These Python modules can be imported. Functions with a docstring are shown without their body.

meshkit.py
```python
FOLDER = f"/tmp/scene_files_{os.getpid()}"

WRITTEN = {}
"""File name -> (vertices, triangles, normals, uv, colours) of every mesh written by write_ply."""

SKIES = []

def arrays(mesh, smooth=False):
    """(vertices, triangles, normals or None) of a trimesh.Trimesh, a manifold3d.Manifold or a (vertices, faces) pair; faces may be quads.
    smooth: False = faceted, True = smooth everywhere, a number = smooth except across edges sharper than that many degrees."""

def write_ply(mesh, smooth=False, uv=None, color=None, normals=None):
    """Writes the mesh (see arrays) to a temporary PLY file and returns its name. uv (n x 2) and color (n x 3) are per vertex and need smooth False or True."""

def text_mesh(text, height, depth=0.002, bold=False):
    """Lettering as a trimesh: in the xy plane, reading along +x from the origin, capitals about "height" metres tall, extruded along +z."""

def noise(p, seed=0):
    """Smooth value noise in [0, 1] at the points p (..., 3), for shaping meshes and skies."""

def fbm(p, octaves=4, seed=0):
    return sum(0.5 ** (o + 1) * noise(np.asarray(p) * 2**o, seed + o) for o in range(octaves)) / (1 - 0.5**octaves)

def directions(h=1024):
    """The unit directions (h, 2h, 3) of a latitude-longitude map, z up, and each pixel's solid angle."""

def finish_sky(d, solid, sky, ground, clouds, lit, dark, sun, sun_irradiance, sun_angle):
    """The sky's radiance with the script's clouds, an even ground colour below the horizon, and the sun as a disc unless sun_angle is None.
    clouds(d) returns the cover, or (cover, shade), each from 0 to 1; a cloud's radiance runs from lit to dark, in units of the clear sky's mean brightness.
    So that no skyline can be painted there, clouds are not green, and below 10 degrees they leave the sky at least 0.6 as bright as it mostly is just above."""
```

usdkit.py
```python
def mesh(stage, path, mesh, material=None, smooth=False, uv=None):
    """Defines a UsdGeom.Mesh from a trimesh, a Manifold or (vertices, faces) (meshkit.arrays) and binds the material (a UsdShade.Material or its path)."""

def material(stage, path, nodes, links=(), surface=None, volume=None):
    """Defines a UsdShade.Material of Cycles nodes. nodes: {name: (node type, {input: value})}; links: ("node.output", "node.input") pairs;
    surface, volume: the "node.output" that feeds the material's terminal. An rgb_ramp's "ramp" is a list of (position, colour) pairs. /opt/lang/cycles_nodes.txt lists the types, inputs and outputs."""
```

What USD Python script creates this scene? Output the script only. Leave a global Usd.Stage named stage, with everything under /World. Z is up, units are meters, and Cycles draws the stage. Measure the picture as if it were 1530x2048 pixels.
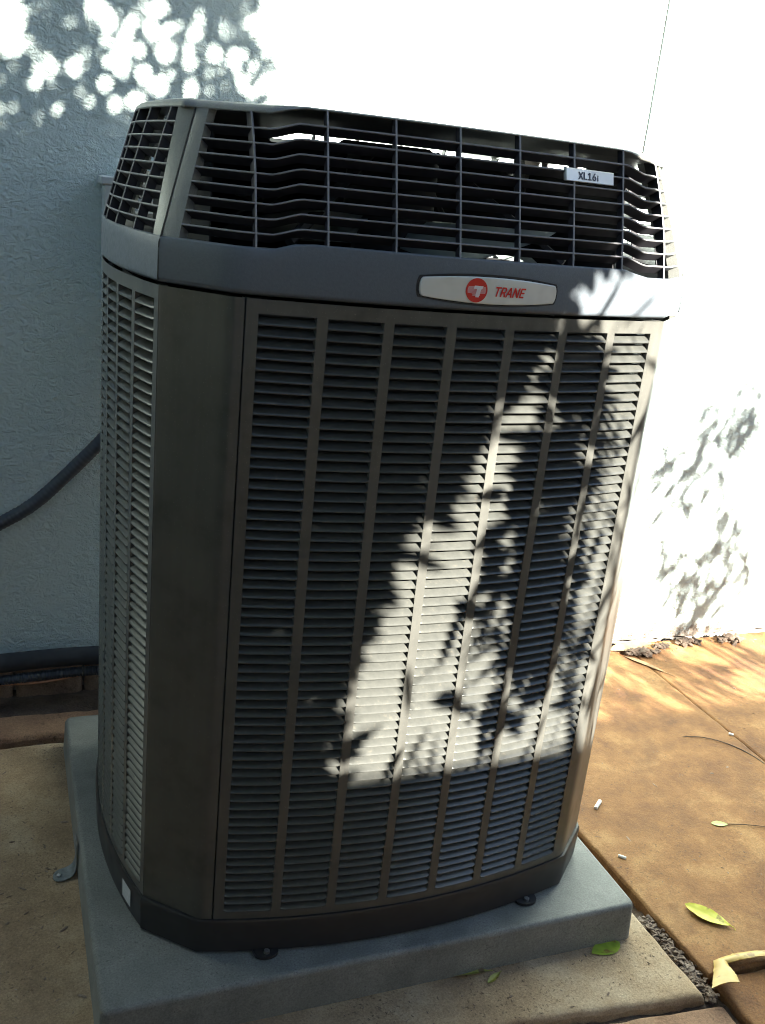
import math, numpy as np, trimesh, usdkit, meshkit
from shapely.geometry import Polygon
from pxr import Usd, UsdGeom, UsdLux, UsdShade, Gf, Sdf, Vt

stage = Usd.Stage.CreateInMemory()
UsdGeom.SetStageUpAxis(stage, UsdGeom.Tokens.z)
UsdGeom.SetStageMetersPerUnit(stage, 1.0)
UsdGeom.Xform.Define(stage, '/World')
UsdGeom.Scope.Define(stage, '/World/Looks')

# ---------------------------------------------------------------- camera, sky, sun, exposure
EXPOSURE = 3.3
SUN_I, SKY_S = 1.25, 0.05
SUN_COL = (1.0, 0.965, 0.86)
CAM = np.array([-0.26, -1.1763, 1.1404])
YAW, PITCH, ROLL = 0.3933, 0.3243, -0.1058
FPX = 1934.6
S = np.array([0.40, -1.0, 0.595])                    # towards the sun
Sn = S / np.linalg.norm(S)

fwd = np.array([math.sin(YAW) * math.cos(PITCH), math.cos(YAW) * math.cos(PITCH), -math.sin(PITCH)])
right = np.array([math.cos(YAW), -math.sin(YAW), 0])
down = np.cross(fwd, right)
cr = right * math.cos(ROLL) + down * math.sin(ROLL)
cd = -right * math.sin(ROLL) + down * math.cos(ROLL)
cam = UsdGeom.Camera.Define(stage, '/World/camera')
cam.AddTransformOp().Set(Gf.Matrix4d(*cr, 0, *(-cd), 0, *(-fwd), 0, *CAM, 1))
cam.CreateHorizontalApertureAttr(36.0)
cam.CreateVerticalApertureAttr(36.0 * 1024 / 765)
cam.CreateFocalLengthAttr(36.0 * FPX / 1530)
cam.CreateClippingRangeAttr(Gf.Vec2f(0.02, 500))
cam.CreateExposureAttr(EXPOSURE)

dome = UsdLux.DomeLight.Define(stage, '/World/sky')
dome.GetPrim().SetCustomDataByKey('kind', 'structure')
skym = usdkit.material(stage, '/World/Looks/sky', {
    't': ('sky_texture', {'sky_type': 'single_scattering', 'sun_disc': False, 'sun_elevation': float(math.asin(Sn[2])),
                          'sun_rotation': float(math.atan2(S[0], S[1])), 'altitude': 50.0, 'air_density': 1.0, 'aerosol_density': 0.35, 'ozone_density': 1.0}),
    'b': ('background_shader', {'strength': SKY_S})}, [('t.color', 'b.color')], surface='b.background')
UsdShade.MaterialBindingAPI.Apply(dome.GetPrim()).Bind(skym)

sun = UsdLux.DistantLight.Define(stage, '/World/sun')
sun.CreateIntensityAttr(SUN_I)
sun.CreateAngleAttr(0.5)
sun.CreateNormalizeAttr(True)
sun.CreateColorAttr(Gf.Vec3f(*SUN_COL))
zx = Sn
xx = np.cross([0, 0, 1.0], zx); xx /= np.linalg.norm(xx)
yx = np.cross(zx, xx)
sun.AddTransformOp().Set(Gf.Matrix4d(*xx, 0, *yx, 0, *zx, 0, 0, 0, 0, 1))

# ---------------------------------------------------------------- materials
def mat(name, nodes, links=(), surface='p.BSDF'):
    return usdkit.material(stage, '/World/Looks/' + name, nodes, links, surface=surface)

def simple(name, col, rough=0.5, metallic=0.0, var=0.12, scale=40, bump=0.0, bscale=300, spec=None, coat=0.0):
    """one colour with a little drift in tone, gloss and relief"""
    c0 = tuple(x * (1 - var) for x in col); c1 = tuple(min(1, x * (1 + var)) for x in col)
    P = {'roughness': rough, 'metallic': metallic}
    if coat: P['coat_weight'] = coat
    n = {'g': ('geometry', {}), 'n': ('noise_texture', {'scale': scale, 'detail': 5, 'roughness': 0.6}),
         'r': ('rgb_ramp', {'ramp': [(0.3, c0), (0.7, c1)]}), 'p': ('principled_bsdf', P),
         'n2': ('noise_texture', {'scale': scale * 0.4, 'detail': 4}),
         'm': ('map_range', {'from_min': 0.3, 'from_max': 0.7, 'to_min': max(0.02, rough - 0.07), 'to_max': min(1, rough + 0.07)})}
    l = [('g.position', 'n.vector'), ('n.fac', 'r.fac'), ('r.color', 'p.base_color'), ('g.position', 'n2.vector'), ('n2.fac', 'm.value'), ('m.result', 'p.roughness')]
    if bump:
        n['nb'] = ('noise_texture', {'scale': bscale, 'detail': 3})
        n['bm'] = ('bump', {'strength': 1.0, 'distance': bump})
        l += [('g.position', 'nb.vector'), ('nb.fac', 'bm.height'), ('bm.normal', 'p.normal')]
    return mat(name, n, l)

M_metal = mat('painted_steel', {'g': ('geometry', {}), 'mp': ('mapping', {'scale': (60.0, 60.0, 2.2)}), 'n': ('noise_texture', {'scale': 1.0, 'detail': 5, 'roughness': 0.6}),
    'n2': ('noise_texture', {'scale': 9.0, 'detail': 6, 'roughness': 0.65}), 'a': ('math', {'math_type': 'multiply_add', 'value2': 0.6}), 'h': ('math', {'math_type': 'multiply', 'value2': 0.625}),
    'r': ('rgb_ramp', {'ramp': [(0.30, (0.078, 0.077, 0.069)), (0.5, (0.096, 0.094, 0.084)), (0.68, (0.122, 0.117, 0.102))]}),
    'n3': ('noise_texture', {'scale': 520.0, 'detail': 2}), 'm3': ('map_range', {'from_min': 0.66, 'from_max': 0.74, 'to_max': 0.55, 'clamp': True}), 'c': ('mix_color', {'b': (0.22, 0.205, 0.175)}),
    'ro': ('map_range', {'from_min': 0.3, 'from_max': 0.7, 'to_min': 0.28, 'to_max': 0.46}), 'p': ('principled_bsdf', {'metallic': 0.4})},
    [('g.position', 'mp.vector'), ('mp.vector', 'n.vector'), ('g.position', 'n2.vector'), ('n.fac', 'a.value1'), ('n2.fac', 'a.value3'), ('a.value', 'h.value1'), ('h.value', 'r.fac'), ('g.position', 'n3.vector'),
     ('n3.fac', 'm3.value'), ('m3.result', 'c.fac'), ('r.color', 'c.a'), ('c.result', 'p.base_color'), ('n2.fac', 'ro.value'), ('ro.result', 'p.roughness')])
M_plastic = simple('slate_plastic', (0.098, 0.112, 0.128), 0.42, 0.0, 0.10, 300, 0.00025, 700)
M_post = simple('speckled_plastic', (0.20, 0.20, 0.185), 0.42, 0.15, 0.16, 700, 0.0003, 700)
M_black = simple('black_plastic', (0.018, 0.017, 0.018), 0.5, 0, 0.2, 60, 0.0002, 500)
M_grille = simple('grille_plastic', (0.022, 0.020, 0.024), 0.45, 0.0, 0.1, 200)
M_edge = simple('painted_skylit_edge', (0.20, 0.195, 0.20), 0.5, 0.0, 0.25, 60)  # pale tone paints a sky-lit look onto the bar and rib edges
M_dark = simple('dark_interior', (0.012, 0.012, 0.013), 0.75, 0, 0.2, 30)
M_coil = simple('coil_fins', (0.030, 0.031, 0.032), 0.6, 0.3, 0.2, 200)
M_fan = simple('fan_paint', (0.30, 0.35, 0.34), 0.45, 0.2, 0.1, 30)
M_gap = simple('seam_shadow_gap', (0.02, 0.02, 0.02), 0.8)
M_silver = simple('brushed_aluminium', (0.66, 0.66, 0.63), 0.36, 0.45, 0.015, 60)
M_red = simple('red_print', (0.60, 0.025, 0.012), 0.45, 0, 0.05)
M_white = simple('white_print', (0.75, 0.70, 0.68), 0.45, 0, 0.05)
M_ink = simple('dark_print', (0.03, 0.035, 0.06), 0.45, 0, 0.05)
M_zinc = simple('zinc_bolt', (0.55, 0.55, 0.54), 0.3, 0.9, 0.1, 300)
M_galv = simple('galvanised_strap', (0.20, 0.22, 0.23), 0.45, 0.6, 0.25, 120)
M_box = simple('grey_box_paint', (0.36, 0.39, 0.40), 0.5, 0, 0.06, 30)
M_cond = simple('grey_conduit', (0.045, 0.052, 0.064), 0.45, 0, 0.12, 50)
M_foam = simple('black_foam', (0.022, 0.023, 0.026), 0.8, 0, 0.3, 60, 0.0006, 250)
M_copper = simple('copper', (0.50, 0.25, 0.15), 0.4, 0.7, 0.25, 60)
M_sticker = simple('grey_sticker', (0.42, 0.43, 0.43), 0.5, 0, 0.1, 200)
M_butt = simple('white_scrap', (0.80, 0.79, 0.74), 0.7, 0, 0.08, 300)
M_twig = simple('twig_bark', (0.09, 0.06, 0.04), 0.8, 0, 0.3, 200)
M_bark = simple('tree_bark', (0.10, 0.075, 0.055), 0.85, 0, 0.35, 30, 0.004, 60)

def louver_mat():
    n = {'g': ('geometry', {}), 'n': ('noise_texture', {'scale': 90.0, 'detail': 5, 'roughness': 0.7}),
         'r': ('rgb_ramp', {'ramp': [(0.25, (0.060, 0.061, 0.056)), (0.60, (0.080, 0.080, 0.072)), (0.74, (0.125, 0.115, 0.095))]}),
         'p': ('principled_bsdf', {'metallic': 0.3, 'roughness': 0.30, 'specular_ior_level': 0.6})}
    return mat('louver_steel', n, [('g.position', 'n.vector'), ('n.fac', 'r.fac'), ('r.color', 'p.base_color')])
M_louver = louver_mat()

def stucco():
    n = {'g': ('geometry', {}),
         'mp': ('mapping', {'scale': (1.0, 1.0, 1.35)}),
         'n1': ('noise_texture', {'scale': 62.0, 'detail': 5, 'roughness': 0.6, 'distortion': 0.7}),
         'n2': ('noise_texture', {'scale': 340.0, 'detail': 3, 'roughness': 0.6}),
         'mx': ('math', {'math_type': 'multiply_add', 'value2': 0.25}),
         'n3': ('noise_texture', {'scale': 2.6, 'detail': 5}),
         'r': ('rgb_ramp', {'ramp': [(0.3, (0.61, 0.72, 0.70)), (0.7, (0.66, 0.76, 0.735))]}),
         # splash-back dirt and bare render low on the wall
         'sx': ('separate_xyz', {}), 'hz': ('map_range', {'from_min': -0.07, 'from_max': 0.06, 'to_min': 1.0, 'to_max': 0.0, 'clamp': True}),
         'n4': ('noise_texture', {'scale': 22.0, 'detail': 6, 'roughness': 0.7}),
         'th': ('math', {'math_type': 'multiply'}), 'ms': ('map_range', {'from_min': 0.30, 'from_max': 0.42, 'clamp': True}),
         'mc': ('mix_color', {'b': (0.27, 0.215, 0.17)}),
         'b': ('bump', {'strength': 1.0, 'distance': 0.017}),
         'p': ('principled_bsdf', {'roughness': 0.85})}
    l = [('g.position', 'mp.vector'), ('mp.vector', 'n1.vector'), ('g.position', 'n2.vector'), ('n2.fac', 'mx.value1'), ('n1.fac', 'mx.value3'), ('mx.value', 'b.height'),
         ('g.position', 'n3.vector'), ('n3.fac', 'r.fac'), ('g.position', 'sx.vector'), ('sx.z', 'hz.value'), ('g.position', 'n4.vector'),
         ('hz.result', 'th.value1'), ('n4.fac', 'th.value2'), ('th.value', 'ms.value'), ('ms.result', 'mc.fac'), ('r.color', 'mc.a'), ('mc.result', 'p.base_color'), ('b.normal', 'p.normal')]
    return mat('stucco', n, l)
M_stucco = stucco()

def concrete(name, ramp, stain, speck=(0.07, 0.042, 0.022), bump=0.0022, s=1.0, rough=0.85):
    n = {'g': ('geometry', {}),
         'n1': ('noise_texture', {'scale': 7.0 * s, 'detail': 8, 'roughness': 0.68, 'distortion': 0.1}),
         'r': ('rgb_ramp', {'ramp': ramp}),
         'n2': ('noise_texture', {'scale': 3.1 * s, 'detail': 6, 'roughness': 0.7, 'distortion': 0.25}),
         'm2': ('map_range', {'from_min': 0.54, 'from_max': 0.70, 'to_max': 0.65, 'clamp': True}),
         'c2': ('mix_color', {'b': stain}),
         'n3': ('noise_texture', {'scale': 170.0 * s, 'detail': 3, 'roughness': 0.6}),
         'm3': ('map_range', {'from_min': 0.58, 'from_max': 0.66, 'to_max': 0.75, 'clamp': True}),
         'n5': ('noise_texture', {'scale': 9.0, 'detail': 3}), 'm5': ('map_range', {'from_min': 0.42, 'from_max': 0.62, 'clamp': True}), 'mm': ('math', {'math_type': 'multiply'}),
         'c3': ('mix_color', {'b': speck}),
         'n6': ('noise_texture', {'scale': 330.0, 'detail': 3, 'roughness': 0.7}), 'r6': ('rgb_ramp', {'ramp': [(0.3, (0.70, 0.69, 0.67)), (0.7, (1.24, 1.24, 1.24))]}),
         'c6': ('mix_color', {'blend_type': 'multiply', 'fac': 1.0}),
         'nb': ('noise_texture', {'scale': 120.0, 'detail': 6, 'roughness': 0.7}),
         'b': ('bump', {'strength': 0.8, 'distance': bump}), 'p': ('principled_bsdf', {'roughness': rough})}
    l = [('g.position', f'{x}.vector') for x in ('n1', 'n2', 'n3', 'n5', 'n6', 'nb')]
    l += [('n1.fac', 'r.fac'), ('n2.fac', 'm2.value'), ('m2.result', 'c2.fac'), ('r.color', 'c2.a'), ('n3.fac', 'm3.value'), ('n5.fac', 'm5.value'),
          ('m3.result', 'mm.value1'), ('m5.result', 'mm.value2'), ('mm.value', 'c3.fac'), ('c2.result', 'c3.a'), ('n6.fac', 'r6.fac'), ('c3.result', 'c6.a'), ('r6.color', 'c6.b'),
          ('c6.result', 'p.base_color'), ('nb.fac', 'b.height'), ('b.normal', 'p.normal')]
    return mat(name, n, l)

M_tan = concrete('tan_concrete', [(0.28, (0.20, 0.13, 0.075)), (0.5, (0.32, 0.225, 0.135)), (0.72, (0.42, 0.325, 0.22))], (0.16, 0.10, 0.058))
M_orange = concrete('orange_concrete', [(0.34, (0.115, 0.045, 0.014)), (0.46, (0.19, 0.084, 0.025)), (0.54, (0.225, 0.104, 0.032)), (0.66, (0.315, 0.168, 0.062))], (0.10, 0.043, 0.016))
M_brown = concrete('brown_concrete', [(0.28, (0.19, 0.10, 0.06)), (0.5, (0.29, 0.165, 0.095)), (0.72, (0.38, 0.24, 0.14))], (0.15, 0.09, 0.06), bump=0.003)
M_foot = concrete('footing_concrete', [(0.28, (0.13, 0.085, 0.06)), (0.5, (0.20, 0.13, 0.085)), (0.72, (0.26, 0.18, 0.12))], (0.09, 0.06, 0.045), bump=0.003)
M_soil = concrete('soil', [(0.28, (0.045, 0.028, 0.019)), (0.5, (0.085, 0.055, 0.036)), (0.75, (0.15, 0.105, 0.07))], (0.04, 0.026, 0.02), bump=0.006)
M_pad = concrete('pad_concrete', [(0.30, (0.120, 0.125, 0.118)), (0.5, (0.165, 0.170, 0.160)), (0.70, (0.215, 0.218, 0.205))], (0.085, 0.09, 0.088), speck=(0.075, 0.075, 0.07), bump=0.0007, s=1.3, rough=0.62)
M_rubble = concrete('rubble', [(0.28, (0.09, 0.06, 0.045)), (0.5, (0.19, 0.135, 0.10)), (0.75, (0.36, 0.30, 0.25))], (0.09, 0.06, 0.05), bump=0.003, s=4)
M_crumb = concrete('wall_foot_dirt', [(0.28, (0.04, 0.026, 0.018)), (0.5, (0.09, 0.06, 0.042)), (0.75, (0.17, 0.13, 0.10))], (0.05, 0.035, 0.03), bump=0.003, s=4)
M_fence = simple('fence_wood', (0.16, 0.115, 0.08), 0.8, 0, 0.3, 12, 0.002, 90)
M_house = simple('house_render', (0.30, 0.27, 0.23), 0.85, 0, 0.1, 4, 0.003, 100)
M_roof = simple('roof_clay', (0.22, 0.10, 0.06), 0.8, 0, 0.3, 10)

def leafmat(name, c0, c1, trans=0.35, spots=None, scale=60):
    n = {'g': ('geometry', {}), 'n': ('noise_texture', {'scale': scale, 'detail': 4}), 'r': ('rgb_ramp', {'ramp': [(0.3, c0), (0.7, c1)]}),
         'p': ('principled_bsdf', {'roughness': 0.45}), 't': ('translucent_bsdf', {}), 'x': ('mix_closure', {'fac': trans})}
    l = [('g.position', 'n.vector'), ('n.fac', 'r.fac'), ('p.BSDF', 'x.closure1'), ('t.BSDF', 'x.closure2')]
    if spots:
        n['n2'] = ('noise_texture', {'scale': 45.0, 'detail': 5}); n['m'] = ('map_range', {'from_min': 0.58, 'from_max': 0.66, 'clamp': True}); n['c'] = ('mix_color', {'b': spots})
        l += [('g.position', 'n2.vector'), ('n2.fac', 'm.value'), ('m.result', 'c.fac'), ('r.color', 'c.a'), ('c.result', 'p.base_color'), ('c.result', 't.color')]
    else:
        l += [('r.color', 'p.base_color'), ('r.color', 't.color')]
    return mat(name, n, l, surface='x.closure')
M_leaf = leafmat('tree_leaf', (0.030, 0.06, 0.018), (0.065, 0.10, 0.035), 0.12, scale=3)
M_leaf2 = leafmat('shrub_leaf', (0.04, 0.08, 0.025), (0.09, 0.13, 0.05), 0.15, scale=5)
M_yel = leafmat('yellow_leaf', (0.62, 0.60, 0.03), (0.72, 0.70, 0.12), 0.2, (0.25, 0.17, 0.04))
M_grn = leafmat('green_leaf', (0.20, 0.30, 0.02), (0.36, 0.46, 0.04), 0.2, (0.22, 0.15, 0.03))
M_olive = leafmat('olive_leaf', (0.22, 0.22, 0.03), (0.40, 0.38, 0.08), 0.2, (0.15, 0.09, 0.03))
M_pale = leafmat('pale_leaf', (0.42, 0.55, 0.12), (0.52, 0.64, 0.2), 0.2)
M_husk = leafmat('husk', (0.42, 0.27, 0.06), (0.58, 0.40, 0.11), 0.1, (0.28, 0.17, 0.05), 40)
M_dry = leafmat('dry_leaf', (0.20, 0.12, 0.06), (0.36, 0.23, 0.11), 0.1, None, 60)

# ---------------------------------------------------------------- scene tree helpers
taken = {}
def path_for(name, parent):
    base = parent or '/World'
    k = taken.get((base, name), -1) + 1
    taken[(base, name)] = k
    return f'{base}/{name}' if k == 0 else f'{base}/{name}_{k:03d}'
def tag(p, label=None, cat=None, group=None, kind=None):
    p = p.GetPrim() if hasattr(p, 'GetPrim') else p
    for k, v in (('label', label), ('category', cat), ('group', group), ('kind', kind)):
        if v: p.SetCustomDataByKey(k, v)
    return p
def thing(name, label=None, cat=None, loc=(0, 0, 0), rz=0, group=None, kind=None, parent=None):
    p = path_for(name, parent)
    x = UsdGeom.Xform.Define(stage, p)
    x.AddTranslateOp().Set(Gf.Vec3d(*map(float, loc)))
    if rz: x.AddRotateZOp().Set(float(rz))
    tag(x, label, cat, group, kind)
    return p
def obj(name, mesh, m, parent=None, smooth=False, **kw):
    p = path_for(name, parent)
    usdkit.mesh(stage, p, mesh, m, smooth=smooth)
    tag(stage.GetPrimAtPath(p), **kw)
    return p

class MB:
    """collects triangles into one mesh"""
    def __init__(s): s.v, s.f, s.n = [], [], 0
    def add(s, v, f):
        v = np.asarray(v, float).reshape(-1, 3); f = np.asarray(f, int)
        if f.shape[1] == 4: f = np.vstack([f[:, [0, 1, 2]], f[:, [0, 2, 3]]])
        s.v.append(v); s.f.append(f + s.n); s.n += len(v); return s
    def mesh(s): return trimesh.Trimesh(np.vstack(s.v), np.vstack(s.f), process=False)
    def tm(s, t): return s.add(t.vertices, t.faces)

def loft(rings, closed=True, cap0=False, cap1=False):
    """quads between successive rings of equal length"""
    R = np.asarray(rings, float); k, n = R.shape[:2]
    v = R.reshape(-1, 3); q = []
    m = n if closed else n - 1
    for i in range(k - 1):
        a = i * n + np.arange(m); b = i * n + (np.arange(m) + 1) % n
        q.append(np.stack([a, b, b + n, a + n], 1))
    f = np.vstack(q); f = np.vstack([f[:, [0, 1, 2]], f[:, [0, 2, 3]]])
    for flag, base, rev in ((cap0, 0, True), (cap1, (k - 1) * n, False)):
        if flag:
            c = len(v); v = np.vstack([v, v[base:base + n].mean(0)])
            a = base + np.arange(n); b = base + (np.arange(n) + 1) % n
            t = np.stack([a, b, np.full(n, c)], 1)
            f = np.vstack([f, t[:, ::-1] if rev else t])
    return trimesh.Trimesh(v, f, process=False)
def grid(P):
    """sheet from an (n, m, 3) array"""
    n, m = P.shape[:2]; i = np.arange(n * m).reshape(n, m)
    q = np.stack([i[:-1, :-1], i[1:, :-1], i[1:, 1:], i[:-1, 1:]], -1).reshape(-1, 4)
    return trimesh.Trimesh(P.reshape(-1, 3), np.vstack([q[:, [0, 1, 2]], q[:, [0, 2, 3]]]), process=False)
def tube(pts, r, n=12, caps=True):
    pts = np.asarray(pts, float); r = np.broadcast_to(r, len(pts))
    T = np.gradient(pts, axis=0); T /= np.linalg.norm(T, axis=1, keepdims=True)
    up = np.array([0, 0, 1.0]) if abs(T[0, 2]) < 0.9 else np.array([1.0, 0, 0])
    rings = []
    u = np.cross(T[0], up); u /= np.linalg.norm(u)
    a = np.linspace(0, 2 * np.pi, n, endpoint=False)
    for p, t, rr in zip(pts, T, r):
        u = u - t * (u @ t); u /= np.linalg.norm(u); w = np.cross(t, u)
        rings.append(p + rr * (np.cos(a)[:, None] * u + np.sin(a)[:, None] * w))
    return loft(rings, True, caps, caps)
def box(x0, x1, y0, y1, z0, z1):
    m = trimesh.creation.box([x1 - x0, y1 - y0, z1 - z0]); m.apply_translation([(x0 + x1) / 2, (y0 + y1) / 2, (z0 + z1) / 2]); return m
def bbox(x0, x1, y0, y1, z0, z1, b=0.004):
    """box with chamfered edges"""
    import manifold3d as mf
    pts = []
    for x, sx in ((x0, 1), (x1, -1)):
        for y, sy in ((y0, 1), (y1, -1)):
            for z, sz in ((z0, 1), (z1, -1)):
                pts += [(x + sx * b, y + sy * b, z), (x + sx * b, y, z + sz * b), (x, y + sy * b, z + sz * b)]
    return mf.Manifold.hull_points(np.array(pts, float))
def spline(pts, n):
    from scipy.interpolate import CubicSpline
    pts = np.asarray(pts, float); d = np.r_[0, np.cumsum(np.linalg.norm(np.diff(pts, axis=0), axis=1))]
    return CubicSpline(d, pts)(np.linspace(0, d[-1], n))

# ---------------------------------------------------------------- ground and paving
GZ = -0.0714
def vn(x, y, s, seed=0, o=4):
    x = np.asarray(x, float); y = np.asarray(y, float)
    return meshkit.fbm(np.stack([x * s, y * s, np.zeros_like(x) + 7.3], -1), o, seed) - 0.5
gs = 40.0
obj('ground', box(-gs, gs, -gs, gs, -0.32, -0.12), M_soil, kind='structure')
xs, ys = np.arange(-1.7, 2.9, 0.009), np.arange(-0.75, 1.02, 0.009)
X, Y = np.meshgrid(xs, ys, indexing='ij')
Z = -0.094 + 0.010 * vn(X, Y, 18, 3) + 0.016 * vn(X, Y, 70, 5) 
Z += np.clip((Y - 0.80) / 0.1, 0, 1) * 0.024 * (X < 0.9)
obj('soil', grid(np.stack([X, Y, Z], -1)), M_soil, smooth=True, kind='structure')

pave = thing('pavement', kind='structure')
def slab(poly, m, res=0.007, seed=0, r=0.012, amp=0.004, wave=0.0015, deep=0.03, name='concrete_slab', z=GZ):
    """four corners a b c d: a cast slab with worn, uneven edges"""
    a, b, c, d = [np.array(p, float) for p in poly]
    def axis(L):
        n = max(6, int(L / res)); t = np.linspace(0, 1, n)
        e = np.array([0, 0.002, 0.005, 0.009, 0.014]) / L
        return np.unique(np.r_[e, t[(t > e[-1] * 1.2) & (t < 1 - e[-1] * 1.2)], 1 - e])
    Lu = max(np.linalg.norm(b - a), np.linalg.norm(c - d)); Lv = max(np.linalg.norm(d - a), np.linalg.norm(c - b))
    u, v = axis(Lu), axis(Lv)
    U, V = np.meshgrid(u, v, indexing='ij')
    P = (1 - U)[..., None] * ((1 - V)[..., None] * a + V[..., None] * d) + U[..., None] * ((1 - V)[..., None] * b + V[..., None] * c)
    du = np.minimum(U, 1 - U) * Lu; dv = np.minimum(V, 1 - V) * Lv
    k = np.exp(-np.minimum(du, dv) / 0.03)
    N1 = vn(P[..., 0], P[..., 1], 22, seed); N2 = vn(P[..., 0], P[..., 1], 22, seed + 9)
    x = P[..., 0] + k * amp * 2.5 * N1; y = P[..., 1] + k * amp * 2.5 * N2
    e = lambda q: np.where(q < r, r - np.sqrt(np.maximum(r * r - (r - q) ** 2, 0)), 0)
    dz = e(du) + e(dv)
    zz = z - dz * (1 + 0.8 * vn(x, y, 40, seed + 4)) + wave * vn(x, y, 5, seed + 2) * 2 + 0.0012 * vn(x, y, 45, seed + 6)
    T = np.stack([x, y, zz], -1)
    mb = MB(); mb.tm(grid(T))
    edge = np.vstack([T[:, 0], T[-1, 1:], T[::-1, -1][1:], T[0, ::-1][1:-1]])
    low = edge.copy(); low[:, 2] = z - deep
    mb.tm(loft([low, edge]))
    return obj(name, mb.mesh(), m, pave, smooth=50)
slab([(-1.6, 0.03), (0.803, -0.228), (0.783, 0.748), (-1.6, 0.745)], M_tan, 0.008, 11, r=0.011)
slab([(0.836, -0.192), (1.421, -0.215), (1.431, 0.956), (0.795, 0.956)], M_orange, 0.008, 23, r=0.006, amp=0.004, z=GZ + 0.001)
slab([(1.425, -0.215), (3.2, -0.25), (3.2, 0.956), (1.4345, 0.956)], M_orange, 0.016, 31, r=0.004, amp=0.0008, z=GZ + 0.0005)
slab([(0.842, -0.75), (2.4, -0.75), (2.4, -0.222), (0.838, -0.198)], M_orange, 0.009, 47, r=0.008, z=GZ - 0.002)
slab([(-1.6, -0.75), (0.832, -0.75), (0.829, -0.243), (-1.6, 0.012)], M_brown, 0.010, 59, r=0.008, z=GZ - 0.012)
slab([(-1.6, 0.772), (0.778, 0.775), (0.776, 0.872), (-1.6, 0.868)], M_brown, 0.007, 63, r=0.014, amp=0.012, z=GZ + 0.003)

# ---------------------------------------------------------------- stucco wall
WY = 0.958
wall = thing('stucco_wall', 'tall pale stucco house wall behind the condenser, dappled with leaf shade', 'wall')
def wallsheet(x0, x1, z0, z1, res):
    xs, zs = np.linspace(x0, x1, max(2, int((x1 - x0) / res))), np.linspace(z0, z1, max(2, int((z1 - z0) / res)))
    X, Zz = np.meshgrid(xs, zs, indexing='ij')
    Yy = WY - 0.004 * vn(X, Zz, 3, 5) - 0.003 * vn(X, Zz, 14, 8)
    return X, Yy, Zz
def wallpanel(x0, x1, z0, z1, res, ragged=False):
    X, Yy, Zz = wallsheet(x0, x1, z0, z1, res)
    if ragged:
        Zz = Zz + np.exp(-(Zz - z0) / 0.02) * 0.020 * vn(X, X * 0, 30, 2)
    T = np.stack([X, Yy, Zz], -1)
    edge = np.vstack([T[:, 0], T[-1, 1:], T[::-1, -1][1:], T[0, ::-1][1:-1]])
    back = edge.copy(); back[:, 1] = WY + 0.03
    mb = MB(); mb.tm(grid(T)); mb.tm(loft([back, edge]))
    return mb.mesh()
JX = 1.2095
obj('stucco_panel', wallpanel(-4.0, JX - 0.0026, 0.035, 4.2, 0.02, True), M_stucco, wall, smooth=40)
obj('stucco_panel', wallpanel(JX + 0.0026, 5.0, -0.062, 4.2, 0.02, True), M_stucco, wall, smooth=40)
obj('stucco_panel', wallpanel(0.90, JX - 0.0026, -0.062, 0.0345, 0.02), M_stucco, wall, smooth=40)
obj('joint_sealant', box(JX - 0.02, JX + 0.02, WY + 0.004, WY + 0.029, -0.06, 4.15), M_gap, wall)
obj('wall_core', box(-4.0, 5.0, WY + 0.0315, WY + 0.2, -0.3, 4.19), M_house, wall)
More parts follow.
